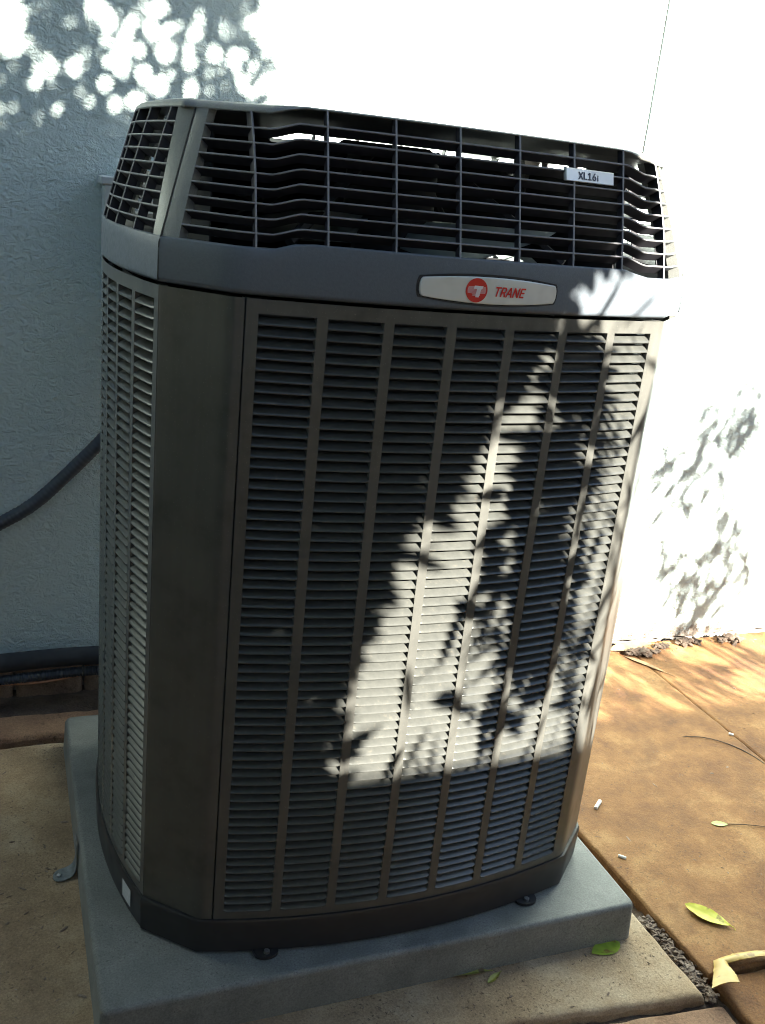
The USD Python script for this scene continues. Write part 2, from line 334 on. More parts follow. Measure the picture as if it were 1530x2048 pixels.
# footing under the stucco, left of the condenser: short blocks with dark joints
rngf = np.random.default_rng(4)
x = -1.6
while x < 0.88:
    w = rngf.uniform(0.10, 0.16)
    X, Zz = np.meshgrid(np.linspace(x, x + w - 0.006, 22), np.linspace(-0.085, 0.030, 18), indexing='ij')
    e = np.minimum(np.minimum(X - x, x + w - 0.006 - X), np.minimum(Zz + 0.085, 0.03 - Zz))
    Yy = WY - 0.006 + 0.008 * np.exp(-e / 0.004) - 0.012 * vn(X, Zz, 30, 5)
    T = np.stack([X, Yy, Zz], -1)
    edge = np.vstack([T[:, 0], T[-1, 1:], T[::-1, -1][1:], T[0, ::-1][1:-1]]); back = edge.copy(); back[:, 1] = WY + 0.031
    mb = MB(); mb.tm(grid(T)); mb.tm(loft([back, edge]))
    obj('footing_block', mb.mesh(), M_foot, wall, smooth=40)
    x += w

# ---------------------------------------------------------------- equipment pad
def rrect(x0, x1, y0, y1, r, n=6):
    pts = []
    for cx, cy, a0 in ((x1 - r, y0 + r, -90), (x1 - r, y1 - r, 0), (x0 + r, y1 - r, 90), (x0 + r, y0 + r, 180)):
        for a in np.radians(np.linspace(a0, a0 + 90, n)): pts.append((cx + r * math.cos(a), cy + r * math.sin(a)))
    # subdivide the sides
    out = []
    for i0, (p, q) in enumerate(zip(pts, pts[1:] + pts[:1])):
        k = 20 if i0 % n == n - 1 else 1
        for i in range(k): out.append((p[0] + (q[0] - p[0]) * i / k, p[1] + (q[1] - p[1]) * i / k))
    return np.array(out)
PX0, PX1, PY0, PY1 = -0.152, 0.752, -0.079, 0.729
rings = []
for ins, z in ((-0.004, GZ - 0.004), (-0.003, GZ + 0.01), (-0.0002, -0.009), (0.0006, -0.0055), (0.0025, -0.0022), (0.0052, -0.0006), (0.009, 0), (0.03, 0)):
    q = rrect(PX0 + ins, PX1 - ins, PY0 + ins, PY1 - ins, max(0.014 - ins * 0.3, 0.006))
    rings.append(np.c_[q, np.full(len(q), z)])
pad_mesh = loft(rings, True, False, True)
wv = pad_mesh.vertices
wv[:, 2] += np.where(wv[:, 2] > -0.02, 0.0006 * vn(wv[:, 0], wv[:, 1], 6, 3) * 2, 0)
obj('equipment_pad', pad_mesh, M_pad, smooth=60, label='blue-grey rounded-edge slab pad that the condenser unit stands on', cat='equipment pad')

# strap bracket on the pad's left side
br = thing('strap_bracket', 'small bent galvanised metal strap bolted to paving against the pad edge', 'bracket', (-0.156, 0.33, GZ))
prof = spline([(0.0005, 0.060), (-0.0015, 0.040), (-0.002, 0.018), (-0.007, 0.007), (-0.016, 0.003), (-0.030, 0.0025), (-0.040, 0.0025)], 24)
rg = []
for i, (px, pz) in enumerate(prof):
    t = i / 23; w = 0.016 * (1 if t < 0.85 else math.sqrt(max(0.05, 1 - ((t - 0.85) / 0.16) ** 2)))
    cy = -0.004 - 0.022 * t
    rg.append([(px, cy - w, pz), (px, cy + w, pz), (px - 0.0008, cy + w, pz + 0.0022), (px - 0.0008, cy - w, pz + 0.0022)])
obj('strap', loft(rg, True, True, True), M_galv, br, smooth=30)
bh = trimesh.creation.icosphere(2, 0.0042); bh.apply_scale([1, 1, 0.6]); bh.apply_translation([-0.031, -0.024, 0.006])
obj('bolt_head', bh, M_zinc, br, smooth=True)

# ---------------------------------------------------------------- the air conditioner
W, D = 0.636, 0.65
EX, EY = -0.0746, 0.0713
LS = D - 2 * EY                                       # side chord
SAG = 0.041
CX, CY = W / 2, D / 2
ac = thing('air_conditioner', 'tall slate and taupe louvered condenser unit with grille top on grey pad', 'air conditioner')

def arc(t, L, sag=SAG):
    """outward bulge at chord distance t"""
    R = (L * L / 4 + sag * sag) / (2 * sag)
    return np.sqrt(R * R - (np.asarray(t, float) - L / 2) ** 2) - (R - sag)
class Face:
    """one curved side: t along its chord, left to right seen from outside"""
    def __init__(s, A, e, L): s.A, s.e, s.L = np.array(A, float), np.array(e, float), L; s.n = np.array([s.e[1], -s.e[0]])
    def P(s, t, d, z):
        t, d, z = np.broadcast_arrays(np.asarray(t, float), d, z)
        q = s.A + t[..., None] * s.e + (arc(t, s.L) - d)[..., None] * s.n
        # lean along the true normal is small; offset straight in
        return np.concatenate([q, z[..., None]], -1)
FRONT = Face((0, 0), (1, 0), W)
RIGHT = Face((W - EX, EY), (0, 1), LS)
BACK = Face((W, D), (-1, 0), W)
LEFT = Face((EX, D - EY), (0, -1), LS)
FACES = [FRONT, RIGHT, BACK, LEFT]

def ringpts(d=0.0, nf=28, nc=4):
    """closed plan outline, moved in by d, as a (n, 2) array, with for each point the side it lies on and its place along it"""
    P, info = [], []
    corners = [(np.array([EX + d, EY + d]), FRONT), (np.array([W - EX - d, EY + d]), RIGHT), (np.array([W - EX - d, D - EY - d]), BACK), (np.array([EX + d, D - EY - d]), LEFT)]
    def face(F, a, b):
        for t in np.linspace(a, b, nf):
            P.append(F.P(t, d, 0)[:2]); info.append((F, t))
    E0, E1, E2, E3 = [c[0] for c in corners]
    def cham(p, q):
        for k in range(1, nc):
            P.append(p + (q - p) * k / nc); info.append((None, 0))
    P.append(E0); info.append((None, 0)); cham(E0, FRONT.P(d, d, 0)[:2])
    face(FRONT, d, W - d); cham(FRONT.P(W - d, d, 0)[:2], E1)
    face(RIGHT, d, LS - d); cham(RIGHT.P(LS - d, d, 0)[:2], BACK.P(d, d, 0)[:2])
    face(BACK, d, W - d); cham(BACK.P(W - d, d, 0)[:2], LEFT.P(d, d, 0)[:2])
    face(LEFT, d, LS - d)
    return np.array(P), info
def sstep(x, a, b):
    t = np.clip((x - a) / (b - a), 0, 1); return t * t * (3 - 2 * t)
def lin(x, a, b): return np.clip((x - a) / (b - a), 0, 1)
RAISE = 0.0095
def raised(F, t):
    if F is None: return 0.0
    if F in (FRONT, BACK):
        return float(RAISE * lin(t, 0.048, 0.078) * (1 - lin(t, W - 0.092, W - 0.058)))
    return 0.0
def ring3(d, z, up=0.0):
    P, info = ringpts(d)
    zz = np.array([z + up * raised(F, t) for F, t in info])
    return np.c_[P, zz]

Z1, Z2 = 0.06, 0.9985                                 # panels between base pan and cap
# base pan
base = obj('base_pan', loft([ring3(0.002, 0.0), ring3(-0.0035, 0.004), ring3(-0.0045, 0.045), ring3(-0.005, 0.058), ring3(-0.003, 0.0625), ring3(0.004, 0.0625), ring3(0.03, 0.061)], True, True, True), M_black, ac, smooth=40)
for t, rot in ((0.100, 0), (0.560, 0)):
    q = FRONT.P(t, 0, 0)
    a = np.linspace(math.pi, 2 * math.pi, 11)
    sh = [(0.019 * math.cos(k), 0.013 * math.sin(k) - 0.004) for k in a]
    poly = Polygon([(0.021, 0.012)] + [(-0.021, 0.012)] + sh).difference(Polygon([(0.0055 * math.cos(k), 0.0055 * math.sin(k) - 0.006) for k in np.linspace(0, 2 * math.pi, 14)[:-1]]))
    tab = trimesh.creation.extrude_polygon(poly, 0.005, engine='earcut'); tab.apply_translation(q + [0, -0.004, 0.001])
    fp = obj('mounting_foot', tab, M_black, ac)
    hb = trimesh.creation.cylinder(0.0048, 0.006, sections=6); hb.apply_translation(q + [0, -0.010, 0.006])
    obj('bolt', hb, M_zinc, fp)
# little sticker on the left side of the pan
ts = np.linspace(LS - 0.062, LS - 0.030, 5)
st = np.array([[LEFT.P(t, -0.0062, z) for z in (0.018, 0.050)] for t in ts]); st2 = st + np.array([0.0012, 0, 0])
obj('sticker', grid(st), M_sticker, ac, label='small pale grey sticker on the black base pan')

# inner coil box and its lining: what one sees between the louvers
obj('coil', loft([ring3(0.030, 0.0635), ring3(0.030, 0.985)], True), M_coil, ac, smooth=40)

# slotted panels
ROWS, PZ0, PZ1 = 64, 0.0758, 0.9772
PITCH_Z = (PZ1 - PZ0) / ROWS
def slotted(F, t0, t1, cols):
    """a curved sheet with tall slots; every slot has a turned-in rim"""
    mb = MB(); ths = 0.0014
    def patch(a, b, z0, z1):
        n = max(2, int((b - a) / 0.02) + 1); t = np.linspace(a, b, n)
        mb.tm(grid(np.stack([F.P(t, 0.0, z0), F.P(t, 0.0, z1)], 1)))
    mb_edges = []
    patch(t0, t1, Z1 + 0.0028, PZ0); patch(t0, t1, PZ1, Z2 - 0.0035)
    xs = [t0] + [x for c in cols for x in c] + [t1]
    for a, b in zip(xs[::2], xs[1::2]): patch(a, b, PZ0, PZ1)
    for a, b in cols:
        rim = np.array([F.P(a, 0, PZ0), F.P(b, 0, PZ0), F.P(b, 0, PZ1), F.P(a, 0, PZ1)])
        rin = np.array([F.P(a, 0.0128, PZ0), F.P(b, 0.0128, PZ0), F.P(b, 0.0128, PZ1), F.P(a, 0.0128, PZ1)])
        mb.tm(loft([rim, rin], True))
    # turned-in outer edge
    o = np.array([F.P(t0, 0, Z1 + 0.0028), F.P(t1, 0, Z1 + 0.0028), F.P(t1, 0, Z2 - 0.0035), F.P(t0, 0, Z2 - 0.0035)])
    i = np.array([F.P(t0, 0.012, Z1 + 0.0028), F.P(t1, 0.012, Z1 + 0.0028), F.P(t1, 0.012, Z2 - 0.0035), F.P(t0, 0.012, Z2 - 0.0035)])
    mb.tm(loft([i, o], True))
    return mb.mesh()
BLADE = [(0.0004, 0.0), (-0.0012, 0.0006), (-0.0013, 0.0018), (0.0006, 0.0036), (0.0060, 0.0073), (0.0120, 0.0100), (0.0128, 0.0092), (0.0066, 0.0062), (0.0018, 0.0026), (0.0014, 0.0008)]
def louver(F, a, b, z, dz=0.0):
    ts = np.array([a - 0.0, a + 0.0045, (a + b) / 2, b - 0.0045, b])
    rings = []
    for k, t in enumerate(ts):
        lip = 0.0012 if k in (0, 4) else 0.0
        rings.append([F.P(t, max(d, 0.0003) if k in (0, 4) else d, z + h + (dz if h > 0.008 else 0)) for d, h in BLADE])
    return loft(rings, True, True, True)
FCOLS = [(0.034 + 0.0845 * k, 0.105 + 0.0845 * k) for k in range(7)]
LCOLS = [(LS - (0.012 + 0.0705 * k + 0.060), LS - (0.012 + 0.0705 * k)) for k in range(7)][::-1]
fp = obj('front_panel', slotted(FRONT, 0.0195, 0.6328, FCOLS), M_metal, ac, smooth=20)
rngl = np.random.default_rng(8)
count, rest = 0, MB()
for a, b in FCOLS:
    for r in range(ROWS):
        m = louver(FRONT, a, b, PZ0 + r * PITCH_Z + rngl.normal(0, 0.00012), rngl.normal(0, 0.0003))
        if count < 300: obj('louver', m, M_louver, fp, smooth=40)
        else: rest.tm(m)
        count += 1
obj('louver_rows', rest.mesh(), M_louver, fp, smooth=40, kind='stuff')
for F, name, cols, t0, t1 in ((LEFT, 'side_panel', LCOLS, 0.001, LS - 0.001), (RIGHT, 'side_panel', LCOLS, 0.001, LS - 0.001), (BACK, 'back_panel', FCOLS, 0.0195, 0.6328)):
    sp = obj(name, slotted(F, t0, t1, cols), M_metal, ac, smooth=20)
    mb = MB()
    for a, b in cols:
        for r in range(ROWS): mb.tm(louver(F, a, b, PZ0 + r * PITCH_Z))
    obj('louver_rows', mb.mesh(), M_louver, sp, smooth=40, kind='stuff')
# corner panels: wrap the chamfer and turn a little onto the front and back
def corner_panel(mx, my):
    pts = [np.array([EX + 0.0125, EY + 0.013]), np.array([EX + 0.0006, EY + 0.0007])]
    e = -np.array([EX, EY]); 
    for k in np.linspace(0.03, 0.93, 8): pts.append(np.array([EX, EY]) + e * k + np.array([0.0002, -0.0003]))
    for t in (0.003, 0.008, 0.0172): pts.append(FRONT.P(t, 0, 0)[:2])
    pts.append(np.array([0.0172, 0.012]))
    q = np.array(pts)
    if mx: q[:, 0] = W - q[:, 0]
    if my: q[:, 1] = D - q[:, 1]
    m = grid(np.stack([np.c_[q, np.full(len(q), Z1 + 0.0028)], np.c_[q, np.full(len(q), Z2 - 0.0035)]], 1))
    if mx == my: m.invert()
    return m
for mx, my in ((0, 0), (1, 0), (0, 1), (1, 1)):
    obj('corner_panel', corner_panel(mx, my), M_metal, ac, smooth=35)

# --- cap
ZB0, ZB1 = 1.0005, 1.0545
cap = obj('top_cap', loft([ring3(0.030, 0.998), ring3(0.003, 0.9985), ring3(-0.0012, ZB0 + 0.0012), ring3(-0.0022, 1.006), ring3(-0.0022, 1.040), ring3(-0.0008, ZB1 - 0.002, 1), ring3(0.0008, ZB1, 1), ring3(0.0035, ZB1 + 0.0006, 1), ring3(0.010, ZB1 - 0.003, 1), ring3(0.014, ZB1 - 0.02), ring3(0.016, 0.999)], True), M_plastic, ac, smooth=40)
ZT = 1.2075
DZ = ([1.0, 1.0545, 1.073, 1.109, 1.139, 1.18, 1.204, 1.217], [0, 0.0005, 0.006, 0.016, 0.025, 0.037, 0.0445, 0.049])
delta = lambda z: float(np.interp(z, *DZ))
lid = obj('lid', loft([ring3(0.12, ZT + 0.004), ring3(0.060, ZT + 0.002, 1), ring3(0.0465, ZT - 0.0005, 1), ring3(0.0452, ZT + 0.001, 0.97), ring3(0.0462, ZT + 0.005, 0.7), ring3(0.0500, ZT + 0.0085, 0.4), ring3(0.058, ZT + 0.0108, 0.15), ring3(0.09, ZT + 0.013), ring3(0.16, ZT + 0.015), ring3(0.25, ZT + 0.016)], True, True, True), M_post, cap, smooth=35)

def side_path(kind, d, n=64):
    """plan path of the grille of one side, moved in by d"""
    if kind == 0:                                    # front: from chamfer to chamfer
        E = np.array([EX + d, EY + d]); C = FRONT.P(d, d, 0)[:2]
        u = (C - E) / np.linalg.norm(C - E)
        a0 = 0.0255 - 0.13 * min(d, 0.05)
        L = [E + u * a0 + (C - E - u * a0) * k for k in (0, 0.35, 0.7, 0.9)]
        A = [FRONT.P(t, d, 0)[:2] for t in np.r_[d + 0.004, np.linspace(d + 0.012, W - d - 0.012, n), W - d - 0.004]]
        R = [np.array([W - p[0], p[1]]) for p in L[::-1]]
        return np.array(L + A + R)
    return np.array([LEFT.P(t, d, 0)[:2] for t in np.linspace(0.021 + 0.9 * d, LS - 0.021 - 0.9 * d, 30)])
def place(P, k):
    P = np.array(P)
    if k == 2: P[..., 1] = D - P[..., 1]
    if k == 1: P[..., 0] = W - P[..., 0]
    return P
NB = 8
for side in range(4):                                 # 0 front, 1 right, 2 back, 3 left
    kind = 0 if side in (0, 2) else 1
    for b in range(NB):
        z = ZB1 + (ZT - ZB1) * (b + 1) / (NB + 1)
        d = delta(z)
        rings = []
        for dd, dz in ((0.0005, 0.0003), (0.0005, -0.0022), (0.0120, -0.0110), (0.0130, -0.0092)):
            p = side_path(kind, d + dd)
            rz = np.array([raised(FRONT, x) for x in p[:, 0]]) if kind == 0 else 0
            rings.append(np.c_[p, np.zeros(len(p)) + z + dz + rz])
        R = place(np.array(rings), side)
        m = loft(R.transpose(1, 0, 2), True, True, True)
        if side in (1, 2): m.invert()
        obj('grille_bar', m, M_grille, cap, smooth=35)
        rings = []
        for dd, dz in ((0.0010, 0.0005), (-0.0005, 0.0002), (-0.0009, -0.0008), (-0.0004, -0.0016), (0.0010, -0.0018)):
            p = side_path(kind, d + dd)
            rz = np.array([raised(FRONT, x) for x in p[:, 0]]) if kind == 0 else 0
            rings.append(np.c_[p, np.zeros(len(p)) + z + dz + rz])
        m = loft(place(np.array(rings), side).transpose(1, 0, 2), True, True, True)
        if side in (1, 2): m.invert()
        obj('lit_grille_edge', m, M_edge, cap, smooth=35)
    ts = [0.027 + 0.0845 * k for k in range(8)] if kind == 0 else [0.085 + 0.0845 * k for k in range(5)]
    F = FRONT if kind == 0 else LEFT
    for t in ts:
        tt = t if kind == 0 else LS - t
        rg, eg = [], []
        for z in np.linspace(ZB1 - 0.004, ZT + 0.001, 12):
            r = raised(F, t) if kind == 0 else 0
            d = delta(z)
            tq = tt
            if kind == 0:
                def onpath(dd):
                    p = side_path(0, dd); return np.array([t, np.interp(t, p[:, 0], p[:, 1]), z + r])
                a, c = onpath(d - 0.0004), onpath(d + 0.0125)
            else:
                a, c = F.P(tq, d - 0.0004, z + r), F.P(tq, d + 0.0125, z + r)
            w = np.array([*F.e, 0]) * 0.00115
            o = (a - c) / np.linalg.norm(a - c)
            rg.append([a - o * 0.001 - w, a - o * 0.001 + w, c + w, c - w])
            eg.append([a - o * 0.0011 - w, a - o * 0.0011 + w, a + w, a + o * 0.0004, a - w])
        for nm, rr_, mm_ in (('grille_rib', rg, M_grille), ('lit_rib_edge', eg, M_edge)):
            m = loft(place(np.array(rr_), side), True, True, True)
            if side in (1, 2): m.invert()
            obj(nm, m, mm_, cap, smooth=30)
# corner posts
for mx, my in ((0, 0), (1, 0), (0, 1), (1, 1)):
    secs = []
    for z in np.r_[np.linspace(ZB1 - 0.006, ZT + 0.002, 14)]:
        d = delta(z)
        E = np.array([EX + d, EY + d]); C = FRONT.P(d, d, 0)[:2]; u = (C - E) / np.linalg.norm(C - E)
        a0 = 0.0260 - 0.13 * min(d, 0.05)
        ly = LEFT.P(LS - (0.0205 + 0.95 * d), d, 0)[:2]
        s = [ly, ly * 0.5 + E * 0.5 + np.array([-0.0008, 0]), E + np.array([0.0001, 0.0022]), E + np.array([0.0010, 0.0006]), E + u * 0.0022, E + u * a0 * 0.6 + np.array([-0.0006, -0.0006]), E + u * a0]
        q = np.array(s + [E + u * a0 + np.array([0.012, 0.012]), E + np.array([0.02, 0.03]), ly + np.array([0.012, 0.0])])
        if mx: q[:, 0] = W - q[:, 0]
        if my: q[:, 1] = D - q[:, 1]
        secs.append(np.c_[q, np.full(len(q), z)])
    m = loft(secs, True, True, True)
    if mx != my: m.invert()
    obj('corner_post', m, M_post, cap, smooth=30)
    # dark seam down the edge
    sm = []
    for z in np.linspace(1.0015, ZT + 0.004, 24):
        d = delta(z)
        off = -0.0025 if z < ZB1 else -0.0002
        E = np.array([EX + d + off, EY + d + off])
        q = np.array([E + [-0.0006, 0.0010], E + [0.0006, -0.0008], E + [0.003, 0.003]])
        if mx: q[:, 0] = W - q[:, 0]
        if my: q[:, 1] = D - q[:, 1]
        sm.append(np.c_[q, np.full(3, z)])
    obj('seam', loft(sm, True, True, True), M_gap, cap)
# inside of the cap: deck with round orifice, fan and hanging motor
oc = np.array([CX, CY])
outer, _ = ringpts(0.018)
ang = np.arctan2(outer[:, 1] - oc[1], outer[:, 0] - oc[0])
hole = oc + 0.285 * np.c_[np.cos(ang), np.sin(ang)]
lip = lambda r, z: np.c_[oc + r * np.c_[np.cos(ang), np.sin(ang)], np.full(len(ang), z)]
obj('deck', loft([np.c_[outer, np.full(len(outer), 1.030)], lip(0.295, 1.036), lip(0.285, 1.030), lip(0.283, 0.96)], True), M_dark, ac, smooth=40)
bq = np.array([RIGHT.P(t, 0.060, 0)[:2] for t in np.linspace(0.15, LS - 0.03, 14)] + [BACK.P(t, 0.070, 0)[:2] for t in np.linspace(0.055, W - 0.055, 20)])  # added dark sheets that keep the bright wall from showing through the grille
bl_ = np.array([LEFT.P(t, 0.075, 0)[:2] for t in np.linspace(0.0, LS - 0.03, 14)])
zb_ = np.where(((bq[:, 0] > 0.17) & (bq[:, 0] < 0.33)) | ((bq[:, 0] > 0.52) & (bq[:, 1] > 0.36)), 1.193, 1.212)  # tops notched to let bright slits show under the lid
for q_, zt_ in ((bq, zb_), (bl_, 1.188 + 0 * bl_[:, 0])):
    o_ = (oc - q_) / np.linalg.norm(oc - q_, axis=1, keepdims=True) * 0.003
    obj('added_baffle', loft(np.array([np.c_[q_, np.full(len(q_), 1.02)], np.c_[q_, zt_], np.c_[q_ + o_, zt_], np.c_[q_ + o_, np.full(len(q_), 1.02)]]).transpose(1, 0, 2), True, True, True), M_dark, ac, smooth=30)
fan = obj('fan_hub', trimesh.creation.cylinder(0.055, 0.05, sections=28, transform=trimesh.transformations.translation_matrix([CX, CY, 1.055])), M_dark, ac, smooth=40)
for k in range(4):
    a0 = k * math.pi / 2 + 0.35
    rr = np.linspace(0.05, 0.272, 10); G = []
    for r in rr:
        row = []
        half = 0.30 + 0.22 * (r - 0.05) / 0.22
        for s_ in np.linspace(-1, 1, 8):
            a = a0 + half * s_ * 0.9 + 0.25 * (r - 0.05)
            row.append((CX + r * math.cos(a), CY + r * math.sin(a), 1.072 + 0.030 * s_ * (0.6 + 0.4 * r / 0.27) + 0.006 * (1 - s_ * s_)))
        G.append(row)
    G = np.array(G); top = grid(G); bot = grid(G - [0, 0, 0.0016]); bot.invert()
    obj('fan_blade', MB().tm(top).tm(bot).mesh(), M_fan, fan, smooth=60)
obj('fan_motor', trimesh.creation.cylinder(0.072, 0.105, sections=32, transform=trimesh.transformations.translation_matrix([CX, CY, 1.142])), M_dark, ac, smooth=40)
for k in range(4):
    a = k * math.pi / 2 + 0.78
    p0 = np.array([CX + 0.07 * math.cos(a), CY + 0.07 * math.sin(a), 1.19]); p1 = np.array([CX + 0.30 * math.cos(a), CY + 0.28 * math.sin(a), 1.055])
    obj('motor_strut', tube([p0, (p0 + p1) / 2, p1], 0.008, 6), M_dark, ac)

# --- badge on the band
def on_front(t, d, z): return FRONT.P(t, d, z)
bz, bt, bl, bhh = 1.0262, 0.3265, 0.0985, 0.0168
def pill(s=1.0, grow=0.0):
    pts = []
    xs = np.linspace(-1, 1, 27)
    hh = lambda x: (bhh + grow) * (1 - 0.34 * x * x)
    top = [(bl * x, hh(x)) for x in xs * 0.955]
    e = [((bl + grow) * (0.955 + 0.045 * math.sin(a)), hh(0.955) * math.cos(a)) for a in np.linspace(0.25, math.pi - 0.25, 7)]
    bot = [(bl * x, -hh(x)) for x in xs[::-1] * 0.955]
    el = [(-x, y) for x, y in e[::-1]]
    return np.array(top + e + bot + el) * s
def badge_ring(poly, d): return np.array([on_front(bt + x, d, bz + y) for x, y in poly])
P0 = pill()
obj('badge_recess', loft([badge_ring(pill(1, 0.0035), -0.0024), badge_ring(pill(1, 0.0032), -0.0030)], True, True, True), M_black, ac, smooth=False)
bad = obj('badge', loft([badge_ring(P0, -0.0025), badge_ring(P0, -0.0052), badge_ring(P0 * [0.992, 0.95], -0.0060), badge_ring(P0 * [0.97, 0.85], -0.0062), badge_ring(P0 * [0.6, 0.4], -0.0064)], True, True, True), M_silver, ac, smooth=25)
def flat_on(mesh, t0, z0, d, shear=0.0, sx=1.0):
    """wrap flat artwork (x right, y up) onto the front"""
    v = np.array(mesh.vertices); x = v[:, 0] * sx + shear * v[:, 1]
    P = FRONT.P(t0 + x, d - v[:, 2], z0 + v[:, 1])
    mm = trimesh.Trimesh(P, mesh.faces, process=False); mm.invert() if mm.volume < 0 else None
    return mm
disc = trimesh.creation.cylinder(0.0136, 0.0005, sections=40)
disc = trimesh.creation.extrude_polygon(Polygon([(0.0152 * math.cos(a), 0.0152 * math.sin(a)) for a in np.linspace(0, 2 * math.pi, 41)[:-1]]), 0.0005, engine='earcut')
obj('emblem', flat_on(disc, 0.305, bz, -0.0066), M_red, bad)
mb = MB()
from shapely.geometry import box as sbox, Point
circ = Point(0, 0).buffer(0.0128)
for k in range(9):                                    # speed lines
    y = 0.0045 - k * 0.00135
    l_, r_ = (-0.013, 0.013) if k < 7 else (-0.006, 0.005)
    g = sbox(l_, y - 0.00022, r_, y + 0.00022).intersection(circ)
    if not g.is_empty: mb.tm(trimesh.creation.extrude_polygon(g, 0.0003, engine='earcut'))
for g in (Polygon([(-0.0035, 0.0056), (0.0085, 0.0056), (0.0075, 0.0018), (-0.0045, 0.0018)]), Polygon([(0.0000, 0.0018), (0.0062, 0.0018), (0.0034, -0.0085), (-0.0012, -0.0085)])):
    for k in range(12):
        y = 0.0056 - k * 0.00125
        q = g.intersection(sbox(-0.02, y - 0.00095, 0.02, y))
        if not q.is_empty: mb.tm(trimesh.creation.extrude_polygon(q, 0.00045, engine='earcut'))
obj('emblem_letter', flat_on(mb.mesh(), 0.305, bz, -0.0071), M_white, bad)
tx = meshkit.text_mesh('TRANE', 0.0118, 0.0005, bold=True); w0 = tx.bounds[1, 0] - tx.bounds[0, 0]
obj('lettering', flat_on(tx, 0.329, bz - 0.0062, -0.0066, shear=0.24, sx=0.0440 / w0), M_red, bad)
# model plate on the grille
zc, tc = 1.1785, 0.4745
dpl = delta(1.172)
def plate_ring(hw, hh, d):
    pts = []
    for x, y in ((-hw, -hh), (0, -hh), (hw, -hh), (hw, hh), (0, hh), (-hw, hh)):
        p = FRONT.P(tc + x, dpl + d + y * 0.30, zc + y); pts.append(p)
    return np.array(pts)
mp = obj('model_plate', loft([plate_ring(0.0405, 0.0082, 0.002), plate_ring(0.0405, 0.0082, -0.003), plate_ring(0.0395, 0.0074, -0.0042)], True, True, True), M_silver, ac)
def plate_text(s, h, x0, y0, bold=True):
    m = meshkit.text_mesh(s, h, 0.0006, bold=bold); v = np.array(m.vertices)
    x, y = v[:, 0] + x0, v[:, 1] + y0
    P = FRONT.P(tc + x, dpl - 0.0042 + y * 0.30 - v[:, 2], zc + y)
    mm = trimesh.Trimesh(P, m.faces, process=False); return mm, v[:, 0].max()
m1, w1 = plate_text('XL16', 0.0088, -0.021, -0.0046)
m2, w2 = plate_text('i', 0.0066, -0.021 + w1 + 0.0016, -0.0046)
obj('lettering', MB().tm(m1).tm(m2).mesh(), M_ink, mp)

# ---------------------------------------------------------------- things on the wall
eb = thing('electrical_box', 'pale grey metal electrical box on stucco wall behind the grille top', 'electrical box', (0.02, WY, 0.98))
obj('housing', bbox(-0.083, 0.10, -0.075, -0.004, -0.13, 0.107), M_box, eb)
obj('cover', bbox(-0.091, 0.108, -0.085, -0.004, 0.1075, 0.123, 0.002), M_box, eb)
obj('front_lip', bbox(-0.083, 0.10, -0.081, -0.0755, -0.15, 0.107, 0.001), M_box, eb)

cpts = spline([(-0.95, 0.925, 0.17), (-0.60, 0.925, 0.21), (-0.271, 0.925, 0.372), (-0.209, 0.925, 0.410), (-0.146, 0.925, 0.468), (-0.093, 0.925, 0.523), (-0.03, 0.925, 0.60), (0.01, 0.925, 0.70), (0.015, 0.925, 0.845)], 420)
rad = 0.0146 + 0.0005 * np.sign(np.sin(np.arange(420) * math.pi / 1.5))
obj('flexible_conduit', tube(cpts, rad, 16), M_cond, smooth=60, label='dark grey ribbed conduit sloping up across the stucco wall to the box', cat='conduit')

pp = spline([(-1.2, 0.900, -0.01), (-0.6, 0.905, 0.022), (-0.28, 0.91, 0.043), (-0.17, 0.91, 0.047), (-0.06, 0.905, 0.048), (0.06, 0.86, 0.06), (0.12, 0.74, 0.10), (0.13, 0.66, 0.12)], 120)
pr = 0.0215 + 0.0012 * vn(np.arange(120) * 0.09, np.zeros(120), 3, 4)
obj('insulated_pipe', tube(pp, pr, 20), M_foam, smooth=True, label='fat black foam insulated refrigerant pipe low along the wall, uppermost of the pipes', cat='pipe')
lp = spline([(-1.2, 0.895, -0.05), (-0.6, 0.898, -0.022), (-0.28, 0.90, 0.005), (-0.17, 0.90, 0.011), (-0.06, 0.898, 0.0125), (0.06, 0.85, 0.02), (0.16, 0.74, 0.03), (0.17, 0.66, 0.03)], 700)
lr = 0.0112 + 0.0008 * np.sign(np.sin(np.arange(700) * math.pi / 1.5))
wh = thing('ribbed_conduit', 'thin grey ribbed conduit running just beneath the black foam pipe', 'conduit', (0, 0, 0))
obj('sheath', tube(lp, lr, 14), M_cond, wh, smooth=60)
tie = trimesh.creation.torus(0.019, 0.0022, 24, 8); tie.apply_scale([1, 0.8, 1]); tie.apply_transform(trimesh.transformations.rotation_matrix(math.pi / 2, [0, 1, 0])); tie.apply_translation([-0.101, 0.90, 0.010])
obj('cable_tie', tie, M_black, wh)
cu = spline([(-1.2, 0.905, -0.06), (-0.5, 0.905, -0.03), (-0.28, 0.905, -0.0085), (-0.19, 0.905, -0.0095), (-0.14, 0.905, -0.004), (-0.10, 0.905, 0.001), (0.05, 0.87, 0.005), (0.1, 0.72, 0.02)], 80)
obj('copper_line', tube(cu, 0.0028, 8), M_copper, smooth=True, label='slim bare copper line under the conduit, bending at the left', cat='copper pipe')

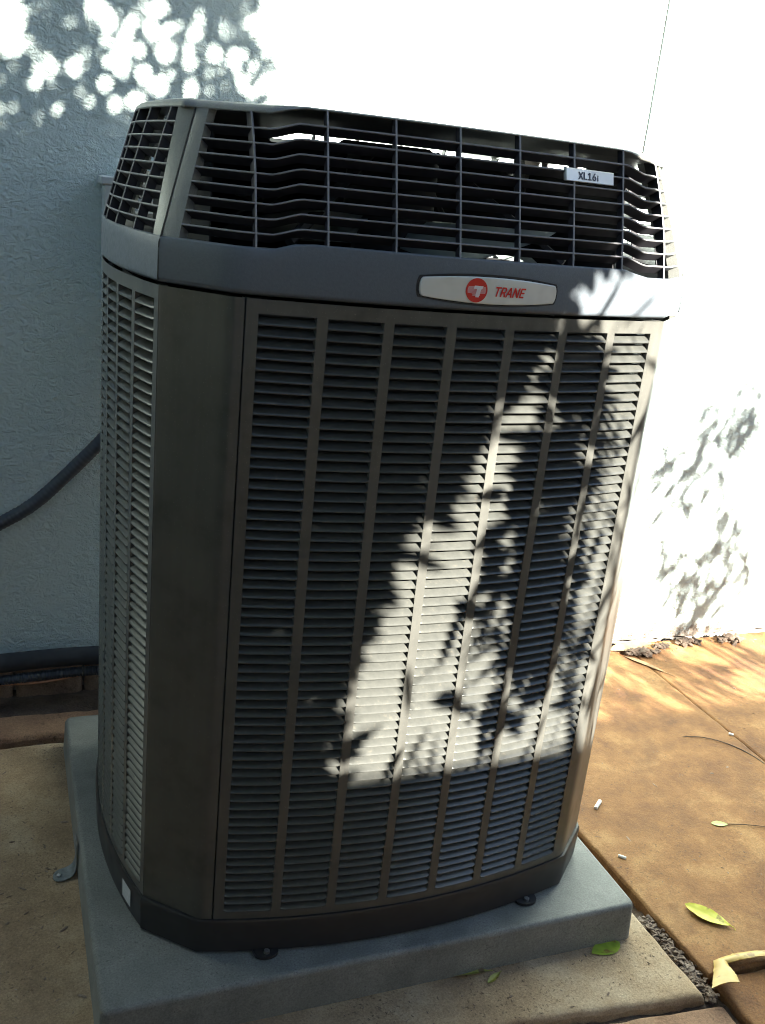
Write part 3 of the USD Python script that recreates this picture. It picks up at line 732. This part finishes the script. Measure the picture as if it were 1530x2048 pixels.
# ---------------------------------------------------------------- leaves and litter
def leaf_mesh(L, Wd, fold=0.25, curl=0.15, twist=0.0, stem=0.12, seed=0, asym=0.0):
    n, m = 15, 7
    u = np.linspace(0, 1, n); v = np.linspace(-1, 1, m)
    U, V = np.meshgrid(u, v, indexing='ij')
    w = Wd / 2 * np.sin(np.pi * np.clip(U, 0.004, 0.996) ** 0.85) ** 0.8
    x = (U - 0.5) * L; y = V * w * (1 + asym * np.sign(V))
    z = fold * np.abs(y) + curl * L * (U - 0.5) ** 2 + twist * x * y / L + 0.06 * Wd * vn(U * 9, V * 4, 1.0, seed)
    z -= z.min() - 0.0006
    top = grid(np.stack([x, y, z], -1)); bot = grid(np.stack([x, y, z - 0.0004], -1)); bot.invert()
    mb = MB(); mb.tm(top); mb.tm(bot)
    if stem: mb.tm(tube([(L / 2 - 0.003, 0, z[-1, 3]), (L / 2 + stem * L * 0.5, 0.001, z[-1, 3] * 0.7), (L / 2 + stem * L, 0.0, 0.001)], [0.0011, 0.0008, 0.0006], 5))
    return mb.mesh()
def fallen(name, p0, p1, width, m, label, cat='leaf', z=GZ, **kw):
    p0, p1 = np.array(p0), np.array(p1); c = (p0 + p1) / 2; L = np.linalg.norm(p1 - p0)
    mesh = leaf_mesh(L, width, **kw)
    a = math.atan2(*(p1 - p0)[::-1])
    t = thing(name, label, cat, (*c, z), math.degrees(a), {'fallen_leaf': 'leaves fallen on the paving', 'dry_leaf': 'dead leaves at the wall foot'}[name])
    obj('blade', mesh, m, t, smooth=True)
fallen('fallen_leaf', (0.901, -0.040), (0.950, -0.109), 0.036, M_yel, 'bright yellow pointed leaf lying open on the orange concrete', z=GZ + 0.001, fold=0.35, curl=0.25, seed=1)
fallen('fallen_leaf', (0.725, -0.088), (0.662, -0.098), 0.034, M_grn, 'oval green leaf with brown tip on tan slab near the pad corner', fold=0.12, curl=0.08, stem=0, seed=2)
fallen('fallen_leaf', (0.403, -0.081), (0.468, -0.088), 0.016, M_olive, 'narrow folded olive leaf lying against the foot of the pad front', fold=0.9, curl=0.12, seed=3)
fallen('fallen_leaf', (0.455, -0.111), (0.486, -0.095), 0.011, M_olive, 'tiny olive leaf scrap just beside the narrow folded leaf', fold=0.5, curl=0.2, seed=4)
fallen('fallen_leaf', (0.006, -0.078), (0.040, -0.075), 0.024, M_grn, 'green leaf tip poking in at the bottom edge below the pad', fold=0.3, curl=0.3, seed=5)
fallen('fallen_leaf', (1.123, 0.160), (1.157, 0.148), 0.017, M_pale, 'small pale green leaf with long stalk on the orange concrete', z=GZ + 0.001, fold=0.15, curl=0.1, stem=0, seed=6)
obj('leaf_stalk', tube([(1.157, 0.148, GZ + 0.003), (1.19, 0.138, GZ + 0.004), (1.25, 0.117, GZ + 0.002)], [0.0013, 0.0010, 0.0007], 6), M_twig, label='thin brown stalk lying in line with the small pale leaf', cat='twig')
obj('twig', tube(spline([(1.284, 0.47, GZ + 0.002), (1.349, 0.445, GZ + 0.004), (1.395, 0.391, GZ + 0.003), (1.412, 0.325, GZ + 0.002)], 16), np.linspace(0.0009, 0.0014, 16), 6), M_twig, label='curved thin dark twig near the joint in the orange concrete', cat='twig')
def bit(name, p0, p1, r, label, cat, m=M_butt):
    p0, p1 = np.array(p0), np.array(p1)
    obj(name, tube([(*p0, GZ + r * .9), (*((p0 + p1) / 2), GZ + r), (*p1, GZ + r * .9)], r, 10), m, smooth=40, label=label, cat=cat, group='white scraps on the orange concrete')
bit('white_scrap', (0.898, 0.261), (0.922, 0.281), 0.0042, 'white cigarette-end like scrap lying upright beside the condenser', 'scrap')
bit('white_scrap', (0.858, 0.115), (0.869, 0.104), 0.0032, 'short white scrap on orange concrete near the pad right edge', 'scrap')
bit('white_scrap', (1.414, 0.456), (1.422, 0.448), 0.0035, 'tiny white pebble sitting on the joint in the orange concrete', 'scrap')
# curled husk at the lower right
hk = thing('dry_husk', 'torn curled yellow-brown husk lying over the corner of the paving', 'husk')
def ribbon(A, B, name, n=36, seed=0):
    """sheet between two edge curves"""
    a, b = spline(A, n), spline(B, n)
    G = []
    for k, s_ in enumerate(np.linspace(0, 1, 9)):
        p = a * (1 - s_) + b * s_
        p[:, 2] += 0.006 * np.sin(np.pi * s_) + 0.003 * vn(p[:, 0], p[:, 1], 60, seed)
        if k in (0, 8): p[:, :2] += 0.006 * np.stack([vn(p[:, 0], p[:, 1], 140, seed + 3), vn(p[:, 0], p[:, 1], 140, seed + 4)], -1)
        G.append(p)
    G = np.array(G); top = grid(G); bot = grid(G - [0, 0, 0.0015])
    bot.invert()
    edge = lambda q: np.vstack([q[:, 0], q[-1, 1:], q[::-1, -1][1:], q[0, ::-1][1:-1]])
    obj(name, MB().tm(top).tm(bot).tm(loft([edge(G), edge(G - [0, 0, 0.0015])])).mesh(), M_husk, hk, smooth=50)
g = GZ
ribbon([(1.03, -0.188, g + .012), (0.969, -0.179, g + .010), (0.913, -0.168, g + .006), (0.862, -0.172, g + .004)],
       [(1.03, -0.216, g + .022), (0.962, -0.205, g + .024), (0.912, -0.194, g + .020), (0.873, -0.189, g + .012)], 'husk_strip', seed=2)
ribbon([(0.861, -0.172, g + .006), (0.840, -0.196, g + .010), (0.822, -0.216, g + .014), (0.808, -0.230, g + .016)],
       [(0.874, -0.186, g + .014), (0.868, -0.203, g + .020), (0.862, -0.224, g + .024), (0.855, -0.240, g + .026)], 'husk_flap', seed=6)

# dead leaves and crumbs at the wall's foot
def heap(name, c, r, n, m, label, cat, seed):
    rg = np.random.default_rng(seed); mb = MB()
    for k in range(n):
        s_ = rg.uniform(0.2, 0.75) * r * 0.5
        ch = trimesh.creation.icosphere(1, 1.0); ch.vertices *= 1 + 1.1 * (meshkit.noise(ch.vertices * 1.7 + k, seed)[:, None] - 0.5)
        ch.apply_scale([s_ * rg.uniform(0.8, 1.6), s_ * rg.uniform(0.6, 1.2), s_ * rg.uniform(0.35, 0.7)])
        ch.apply_transform(trimesh.transformations.euler_matrix(*rg.uniform(-0.6, 0.6, 2), rg.uniform(0, 6)))
        q = rg.normal(0, 0.42, 2) * r
        ch.apply_translation([c[0] + q[0] * 1.5, c[1] + q[1] * 0.7, GZ + s_ * 0.25 + 0.3 * r * math.exp(-(q @ q) / r / r)])
        mb.tm(ch)
    obj(name, mb.mesh(), m, smooth=False, label=label, cat=cat, group='dirt and rubble along the wall foot')
heap('rubble_clump', (1.645, 0.925), 0.030, 40, M_crumb, 'middle dark lump of crumbled dirt at the wall foot', 'rubble', 3)
heap('rubble_clump', (1.545, 0.915), 0.022, 30, M_crumb, 'smallest dark crumb pile by the wall, next to the propped dead leaf', 'rubble', 5)
heap('rubble_clump', (1.45, 0.885), 0.032, 44, M_crumb, 'dark heap of dirt beside the condenser at the wall foot', 'rubble', 6)
heap('rubble_clump', (1.80, 0.915), 0.032, 40, M_crumb, 'brown ridge of dirt along the wall foot at the right edge', 'rubble', 7)
fallen('dry_leaf', (1.36, 0.905), (1.52, 0.925), 0.055, M_dry, 'curled brown dead leaf propped by the wall foot beside the condenser', 'leaf', fold=0.5, curl=0.25, seed=12, stem=0.2)
fallen('dry_leaf', (1.39, 0.88), (1.455, 0.77), 0.018, M_dry, 'long thin dark dead leaf stretched from the dirt heap onto orange concrete', 'leaf', fold=0.6, curl=0.05, seed=13, stem=0.25)

rg = np.random.default_rng(21)
mb = MB()
for k in range(1500):
    zone = rg.random()
    if zone < 0.5: p = np.array([rg.uniform(0.85, 2.0), rg.uniform(-0.2, 0.9)])
    elif zone < 0.7: p = np.array([rg.uniform(-0.3, -0.165), rg.uniform(0.0, 0.74)])
    elif zone < 0.8: p = np.array([rg.uniform(0.1, 0.79), rg.uniform(-0.19, -0.09)])
    else: p = np.array([rg.uniform(1.2, 2.0), 0.955 - abs(rg.normal(0, 0.035))])
    s_ = rg.uniform(0.0006, 0.0017) * (1 + 1.2 * (rg.random() < 0.06)) * (1.3 if zone > 0.8 else 1)
    if p[1] < -0.07 - 0.0 and p[0] < 0.8 and p[1] > -0.085: continue
    ch = trimesh.creation.icosphere(0, 1.0); ch.vertices *= rg.uniform(0.6, 1.3, (12, 1))
    ch.apply_scale([s_ * rg.uniform(0.8, 3.2), s_ * rg.uniform(0.4, 0.9), s_ * 0.4]); ch.apply_transform(trimesh.transformations.rotation_matrix(rg.uniform(0, 6), [0, 0, 1]))
    ch.apply_translation([*p, GZ + 0.001]); mb.tm(ch)
obj('ground_litter', mb.mesh(), M_rubble, kind='stuff', label='scattered dark crumbs and grit over the concrete paving', cat='litter')
mb = MB()
for k in range(520):                                  # bark crumbs in the open joint
    t = rg.random(); y = -0.228 + t * 0.195; x0 = 0.818 + rg.normal(0, 0.008)
    ch = trimesh.creation.icosphere(0, 1.0); ch.vertices *= rg.uniform(0.5, 1.4, (12, 1))
    ch.apply_scale(rg.uniform(0.0012, 0.0045) * np.array([rg.uniform(0.8, 2.6), 1, 0.6]))
    ch.apply_transform(trimesh.transformations.euler_matrix(rg.uniform(-.5, .5), rg.uniform(-.5, .5), rg.uniform(0, 6)))
    ch.apply_translation([x0, y, -0.088 + rg.uniform(0, 0.009)]); mb.tm(ch)
obj('joint_litter', mb.mesh(), M_rubble, kind='stuff', label='bark crumbs and fibres packed in the open joint between slabs', cat='litter')

# ---------------------------------------------------------------- what stands behind the photographer and throws the shade
def sunpt(X, Zq, dist):
    """a point whose shadow falls at (X, Zq) on the plane y = -0.03"""
    X, Zq, dist = np.broadcast_arrays(np.asarray(X, float), Zq, dist)
    return np.stack([X + S[0] * dist, -0.03 - dist, Zq + S[2] * dist], -1)
# garden fence: its top edge throws the level shadow line
FD = 3.0
fz = 0.303 + S[2] * FD
fence = thing('board_fence', 'brown board fence across the yard behind the viewpoint', 'fence', (0, -0.03 - FD, GZ))
k = 0
for x0 in np.arange(-5.0, 7.0, 0.145):
    obj('board', box(x0, x0 + 0.142, -0.022, 0.0, 0.02, fz - GZ - 0.0), M_fence, fence)
for zr in (0.35, 1.2, 1.9): obj('rail', box(-5, 7, -0.06, -0.0225, zr, zr + 0.09), M_fence, fence)

def leaves_at(P, Ls, Ws, rg, dirs=None, spread=1.0):
    """many small folded leaves in one mesh"""
    n = len(P)
    d = rg.normal(size=(n, 3)) * spread if dirs is None else dirs + rg.normal(size=(n, 3)) * spread
    d /= np.linalg.norm(d, axis=1, keepdims=True)
    u = np.cross(d, rg.normal(size=(n, 3))); u /= np.linalg.norm(u, axis=1, keepdims=True)
    w = np.cross(d, u)
    L, Wd = Ls[:, None], Ws[:, None]
    V = np.stack([P, P + d * L * 0.3 + u * Wd * 0.45 + w * Wd * .12, P + d * L * 0.65 + u * Wd * 0.42 + w * Wd * .12, P + d * L,
                  P + d * L * 0.65 - u * Wd * 0.42 + w * Wd * .12, P + d * L * 0.3 - u * Wd * 0.45 + w * Wd * .12], 1)
    F = np.array([(0, 1, 5), (1, 2, 4), (1, 4, 5), (2, 3, 4)])
    return trimesh.Trimesh(V.reshape(-1, 3), (F[None] + 6 * np.arange(n)[:, None, None]).reshape(-1, 3), process=False)

# tall tree: the deep shade on the left of the condenser, wall dapples shaped by cut leaf gaps
rt = np.random.default_rng(5)
bz_ = [0.20, 0.30, 0.49, 0.68, 0.81, 1.05, 1.10, 1.20, 1.40, 1.65, 1.80, 2.10, 2.6]
bx_ = [0.15, 0.17, 0.20, 0.265, 0.36, 0.45, 0.55, 0.61, 0.61, 0.60, 0.58, 0.56, 0.45]
def keep(X, Zq):
    b = np.interp(Zq, bz_, bx_) + 0.05 * (meshkit.fbm(np.stack([X * 9, Zq * 9, X * 0 + 3], -1), 3, 4) - 0.5)
    edge = np.clip((b - X) / 0.05, 0, 1)
    top = np.interp(Zq, [1.66, 1.78, 1.90, 2.02, 2.3, 2.6], [1.0, 0.8, 0.62, 0.55, 0.40, 0.2])
    clump = meshkit.fbm(np.stack([X * 13, Zq * 13, X * 0 + 9], -1), 2, 14)
    top = np.where(Zq > 1.74, top * np.clip(0.85 + 5 * (clump - 0.5), 0.04, 2.0), top)
    return edge * top
N = 60000
X = rt.uniform(-1.7, 0.72, N); Zq = rt.uniform(0.15, 2.5, N)
ok = rt.random(N) < keep(X, Zq) * np.where(X < -0.6, 0.5, 1.0) * (Zq < 1.76)
X, Zq = X[ok], Zq[ok]
dist = rt.uniform(3.3, 4.6, len(X))
nearb = (np.interp(Zq, bz_, bx_) - X < 0.13) & (Zq < 1.7)
dist = np.where(nearb, rt.uniform(1.15, 1.9, len(X)), dist)
dist = np.where(Zq > 1.72, rt.uniform(1.35, 2.3, len(X)), dist)
P = sunpt(X, Zq, dist)
tl_ = np.where(Zq > 1.74, 0.72, 1.0)
crown = leaves_at(P, tl_ * rt.uniform(0.05, 0.085, len(X)), tl_ * rt.uniform(0.028, 0.042, len(X)), rt)
tr = thing('shade_tree', 'dense broad-leaved tree behind the viewpoint whose crown shades the condenser', 'tree', (0, 0, 0))
DAPPLE_GAPS = np.array([(.167,1.972,.021,.038),(.17,1.935,.019,.03),(.155,1.898,.012,.019),(.179,1.906,.014,.012),(.219,1.903,.012,.014),(.274,1.956,.013,.012),(.183,1.867,.008,.018),(.262,1.895,.008,.02),(.26,1.864,.01,.014),(.28,1.886,.012,.011),(.324,1.991,.026,.019),(.343,1.968,.022,.021),(.31,1.972,.013,.009),(.387,1.978,.019,.012),(.403,2.003,.009,.014),(.437,2.008,.021,.025),(.423,1.97,.021,.021),(.376,1.95,.021,.016),(.372,1.923,.013,.025),(.343,1.901,.013,.016),(.367,1.891,.017,.016),(.405,1.928,.013,.013),(.453,1.934,.027,.022),(.457,1.975,.014,.011),(.337,1.86,.019,.016),(.357,1.828,.012,.017),(.397,1.835,.018,.024),(.411,1.887,.016,.022),(.43,1.872,.014,.02),(.437,1.891,.008,.011),(.484,1.895,.009,.02),(.511,1.972,.022,.013),(.505,1.872,.018,.017),(.513,1.919,.014,.013),(.487,1.943,.01,.009),(.378,1.78,.012,.009),(.547,1.942,.026,.018),(.554,1.906,.018,.015),(.525,2.003,.012,.007),(.565,1.879,.018,.015),(.575,1.992,.02,.018),(.593,1.939,.025,.022),(.549,2.024,.014,.009),(.606,1.898,.023,.017),(.61,2.015,.014,.02),(.278,1.915,.007,.007),(.32,1.808,.006,.006)])  # leaf gaps placed so sun spots land at chosen points on the wall
nf_ = 14000
Xf, Zf = rt.uniform(-0.45, 0.645, nf_), rt.uniform(1.70, 2.45, nf_)
Xf = np.where(Xf > 0.56, 0.56 + (Xf - 0.56) * (0.45 + 0.9 * meshkit.noise(np.stack([Zf * 30, Zf * 0, Zf * 0], -1), 4)), Xf)
dapple_mat = leaves_at(sunpt(Xf, Zf, rt.uniform(0.8, 1.15, nf_)), rt.uniform(0.026, 0.042, nf_), rt.uniform(0.016, 0.023, nf_), rt)  # added leaf mat, cut by the gaps to shape the dapples
fv = np.array(dapple_mat.vertices).reshape(nf_, 6, 3); fd = -0.03 - fv[..., 1]
fx, fzz = fv[..., 0] - S[0] * fd, fv[..., 2] - S[2] * fd
hit_ = np.zeros(nf_, bool)
for gx_, gz_, ga_, gb_ in DAPPLE_GAPS: hit_ |= (((fx - gx_) / (ga_ * 0.45)) ** 2 + ((fzz - gz_) / (gb_ * 0.45)) ** 2 < 1).any(1)
dapple_mat = trimesh.Trimesh(dapple_mat.vertices, np.array(dapple_mat.faces).reshape(nf_, 4, 3)[~hit_].reshape(-1, 3), process=False)
# added overhead canopy, put in to cut sky light; opened near the left wall
nc_ = 38000
cy_ = rt.uniform(-5.5, -0.3, nc_); cx_ = rt.uniform(-5.0, 2.2, nc_) + 0.25 * np.sin(cy_ * 2)
cz_ = 2.42 + S[2] * (-0.03 - cy_) + rt.uniform(0.1, 2.0, nc_)
cl_ = meshkit.fbm(np.stack([cx_, cy_, cz_], -1) * 1.6, 3, 6)
kk = (cl_ > 0.36) & ~((cy_ > -0.9) & (cx_ < 0.5) & (cx_ > -0.7))
crown2 = leaves_at(np.stack([cx_, cy_, cz_], -1)[kk], rt.uniform(0.11, 0.16, kk.sum()), rt.uniform(0.06, 0.085, kk.sum()), rt)
obj('crown', MB().tm(crown).tm(crown2).tm(dapple_mat).mesh(), M_leaf, tr)
c0 = sunpt(np.array([-0.5]), np.array([0.9]), 4.0)[0]
mb = MB().tm(tube(spline([(c0[0] - 0.1, c0[1], GZ - 0.1), (c0[0], c0[1], 1.8), (c0[0] + 0.1, c0[1], 2.6), c0 + [0, 0, 0.9]], 16), np.linspace(0.17, 0.07, 16), 14))
for k in range(14):
    tgt = P[rt.integers(len(P))]
    mb.tm(tube(spline([c0 - [0, 0, 1.2 - 0.1 * k], (c0 * 0.5 + tgt * 0.5) + [0, 0, -0.1], tgt], 8), np.linspace(0.04, 0.008, 8), 6))
obj('trunk', mb.mesh(), M_bark, tr, smooth=True)

# long-leaved shrub reaching over the fence: streaky shade on the right
rs = np.random.default_rng(17)
def shade2(X, Zq):
    a = 2.0 * np.exp(-((X - 0.495) / 0.075) ** 2 - ((Zq - 0.64) / 0.20) ** 2)             # dark core on the louvers
    a += 0.45 * np.exp(-((X - 0.42) / 0.15) ** 2 - ((Zq - 0.50) / 0.12) ** 2)
    a += 0.26 * ((X > 0.55) & (X < 0.72) & (Zq > 0.35) & (Zq < 1.15))
    a += 0.35 * np.exp(-((X - 0.36) / 0.16) ** 2 - ((Zq - 0.37) / 0.06) ** 2)
    c = np.clip((meshkit.fbm(np.stack([X * 9 + Zq * 4, Zq * 9, X * 0], -1), 3, 2) - 0.40) * 6, 0, 1.6)
    a += 3.0 * c * np.exp(-((X - 1.95) / 0.34) ** 2 - ((Zq - 0.44) / 0.10) ** 2)           # ground by the wall
    a += 6.0 * c * np.exp(-((X - 2.12) / 0.16) ** 2 - ((Zq - 0.92) / 0.28) ** 2)           # wall at the right edge
    return a
N = 9000
X = rs.uniform(0.2, 2.6, N); Zq = rs.uniform(0.28, 1.35, N)
ok = rs.random(N) < np.minimum(shade2(X, Zq) * 0.36, 1)
X, Zq = X[ok], Zq[ok]
dist = rs.uniform(1.0, 1.6, len(X))
P = sunpt(X, Zq, dist)
dirs = np.tile(np.array([-0.32, 0.15, -1.0]), (len(P), 1))
sh = thing('long_leaved_shrub', 'shrub with narrow drooping leaves standing in the yard behind the viewpoint', 'shrub')
fol1 = leaves_at(P, rs.uniform(0.07, 0.15, len(P)), rs.uniform(0.010, 0.020, len(P)), rs, dirs, 0.42)
nb_ = 420
Xb = np.r_[rs.normal(0.475, 0.033, nb_), rs.normal(0.50, 0.022, 70)]; Zb = np.r_[rs.normal(0.63, 0.12, nb_), rs.normal(0.90, 0.05, 70)]
Pb = sunpt(Xb, Zb, rs.uniform(1.0, 1.5, len(Xb)))
okb = (Zb > 0.36) & (rs.random(len(Xb)) < np.clip((meshkit.fbm(np.stack([Xb * 14, Zb * 14, Xb * 0], -1), 3, 5) - 0.36) * 7, 0, 1))
Pb = Pb[okb]
mb = MB()
for k in range(26):
    tgt = P[rs.integers(len(P))]; root = np.array([tgt[0] * 0.5 + 1.0, -2.2, GZ])
    mb.tm(tube(spline([root, root * [1, 1, 0] + [0, 0, 1.4], tgt + [0.02, -0.1, 0.12], tgt], 12), np.linspace(0.010, 0.0025, 12), 6))
obj('foliage', MB().tm(fol1).tm(leaves_at(Pb, rs.uniform(0.05, 0.085, len(Pb)), rs.uniform(0.025, 0.04, len(Pb)), rs)).mesh(), M_leaf2, sh)
obj('stem', mb.mesh(), M_bark, sh, smooth=True)

# added out of view to cut sky light: hedge left, second tree right
rh = np.random.default_rng(31)
n = 22000
hp = np.stack([rh.uniform(-2.25, -1.6, n), rh.uniform(-3.0, 0.93, n), GZ + rh.uniform(0.02, 3.5, n)], -1)
hp[:, 0] = np.where(rh.random(n) < 0.6, -1.62 - np.abs(rh.normal(0, 0.05, n)), hp[:, 0])
hd = thing('added_hedge', 'added dark green hedge out of view on the left that cuts sky light', 'hedge')
obj('foliage', leaves_at(hp, rh.uniform(0.05, 0.09, n), rh.uniform(0.03, 0.05, n), rh), M_leaf, hd)
mb = MB()
for yk in np.arange(-2.9, 0.9, 0.35):
    mb.tm(tube(spline([(-1.95, yk, GZ - 0.1), (-1.93 + rh.normal(0, .05), yk + 0.05, 0.8), (-1.95 + rh.normal(0, .1), yk, 3.2)], 8), np.linspace(0.03, 0.01, 8), 7))
obj('stem', mb.mesh(), M_bark, hd, smooth=True)
n = 22000
q = rh.normal(size=(n, 3)); q /= np.linalg.norm(q, axis=1, keepdims=True); q *= rh.uniform(0.35, 1.0, (n, 1)) ** 0.5
q = q * [1.7, 2.6, 2.0] + [5.9, -2.4, 3.2]
q = q[meshkit.fbm(q * 1.3, 3, 8) > 0.38]
yt = thing('added_tree', 'added round leafy tree out of view on the right that blocks sky light', 'tree')
obj('crown', leaves_at(q, rh.uniform(0.11, 0.16, len(q)), rh.uniform(0.06, 0.085, len(q)), rh), M_leaf, yt)
mb = MB().tm(tube(spline([(5.9, -2.4, GZ - .1), (5.95, -2.4, 1.4), (5.9, -2.35, 3.4)], 12), np.linspace(0.16, 0.05, 12), 12))
for k in range(10):
    tg = q[rh.integers(len(q))]; mb.tm(tube(spline([(5.93, -2.38, 1.5 + 0.15 * k), tg * 0.5 + np.array([2.95, -1.19, 1.4]), tg], 8), np.linspace(0.045, 0.01, 8), 6))
obj('trunk', mb.mesh(), M_bark, yt, smooth=True)

# neighbouring house beyond the fence
hs = thing('neighbour_house', 'rendered house with clay roof beyond the fence behind the viewpoint', 'house', (-3.4, -8.5, GZ))
obj('wall', box(-3.6, 2.6, -4, 0, 0, 3.1), M_house, hs)
rf = np.array([(-3.9, -4.3, 3.1), (2.9, -4.3, 3.1), (2.9, 0.3, 3.1), (-3.9, 0.3, 3.1), (-3.9, -2, 4.5), (2.9, -2, 4.5)])
obj('roof', trimesh.Trimesh(rf, [(0, 1, 5), (0, 5, 4), (2, 3, 4), (2, 4, 5), (1, 2, 5), (3, 0, 4), (0, 2, 1), (0, 3, 2)], process=False), M_roof, hs)
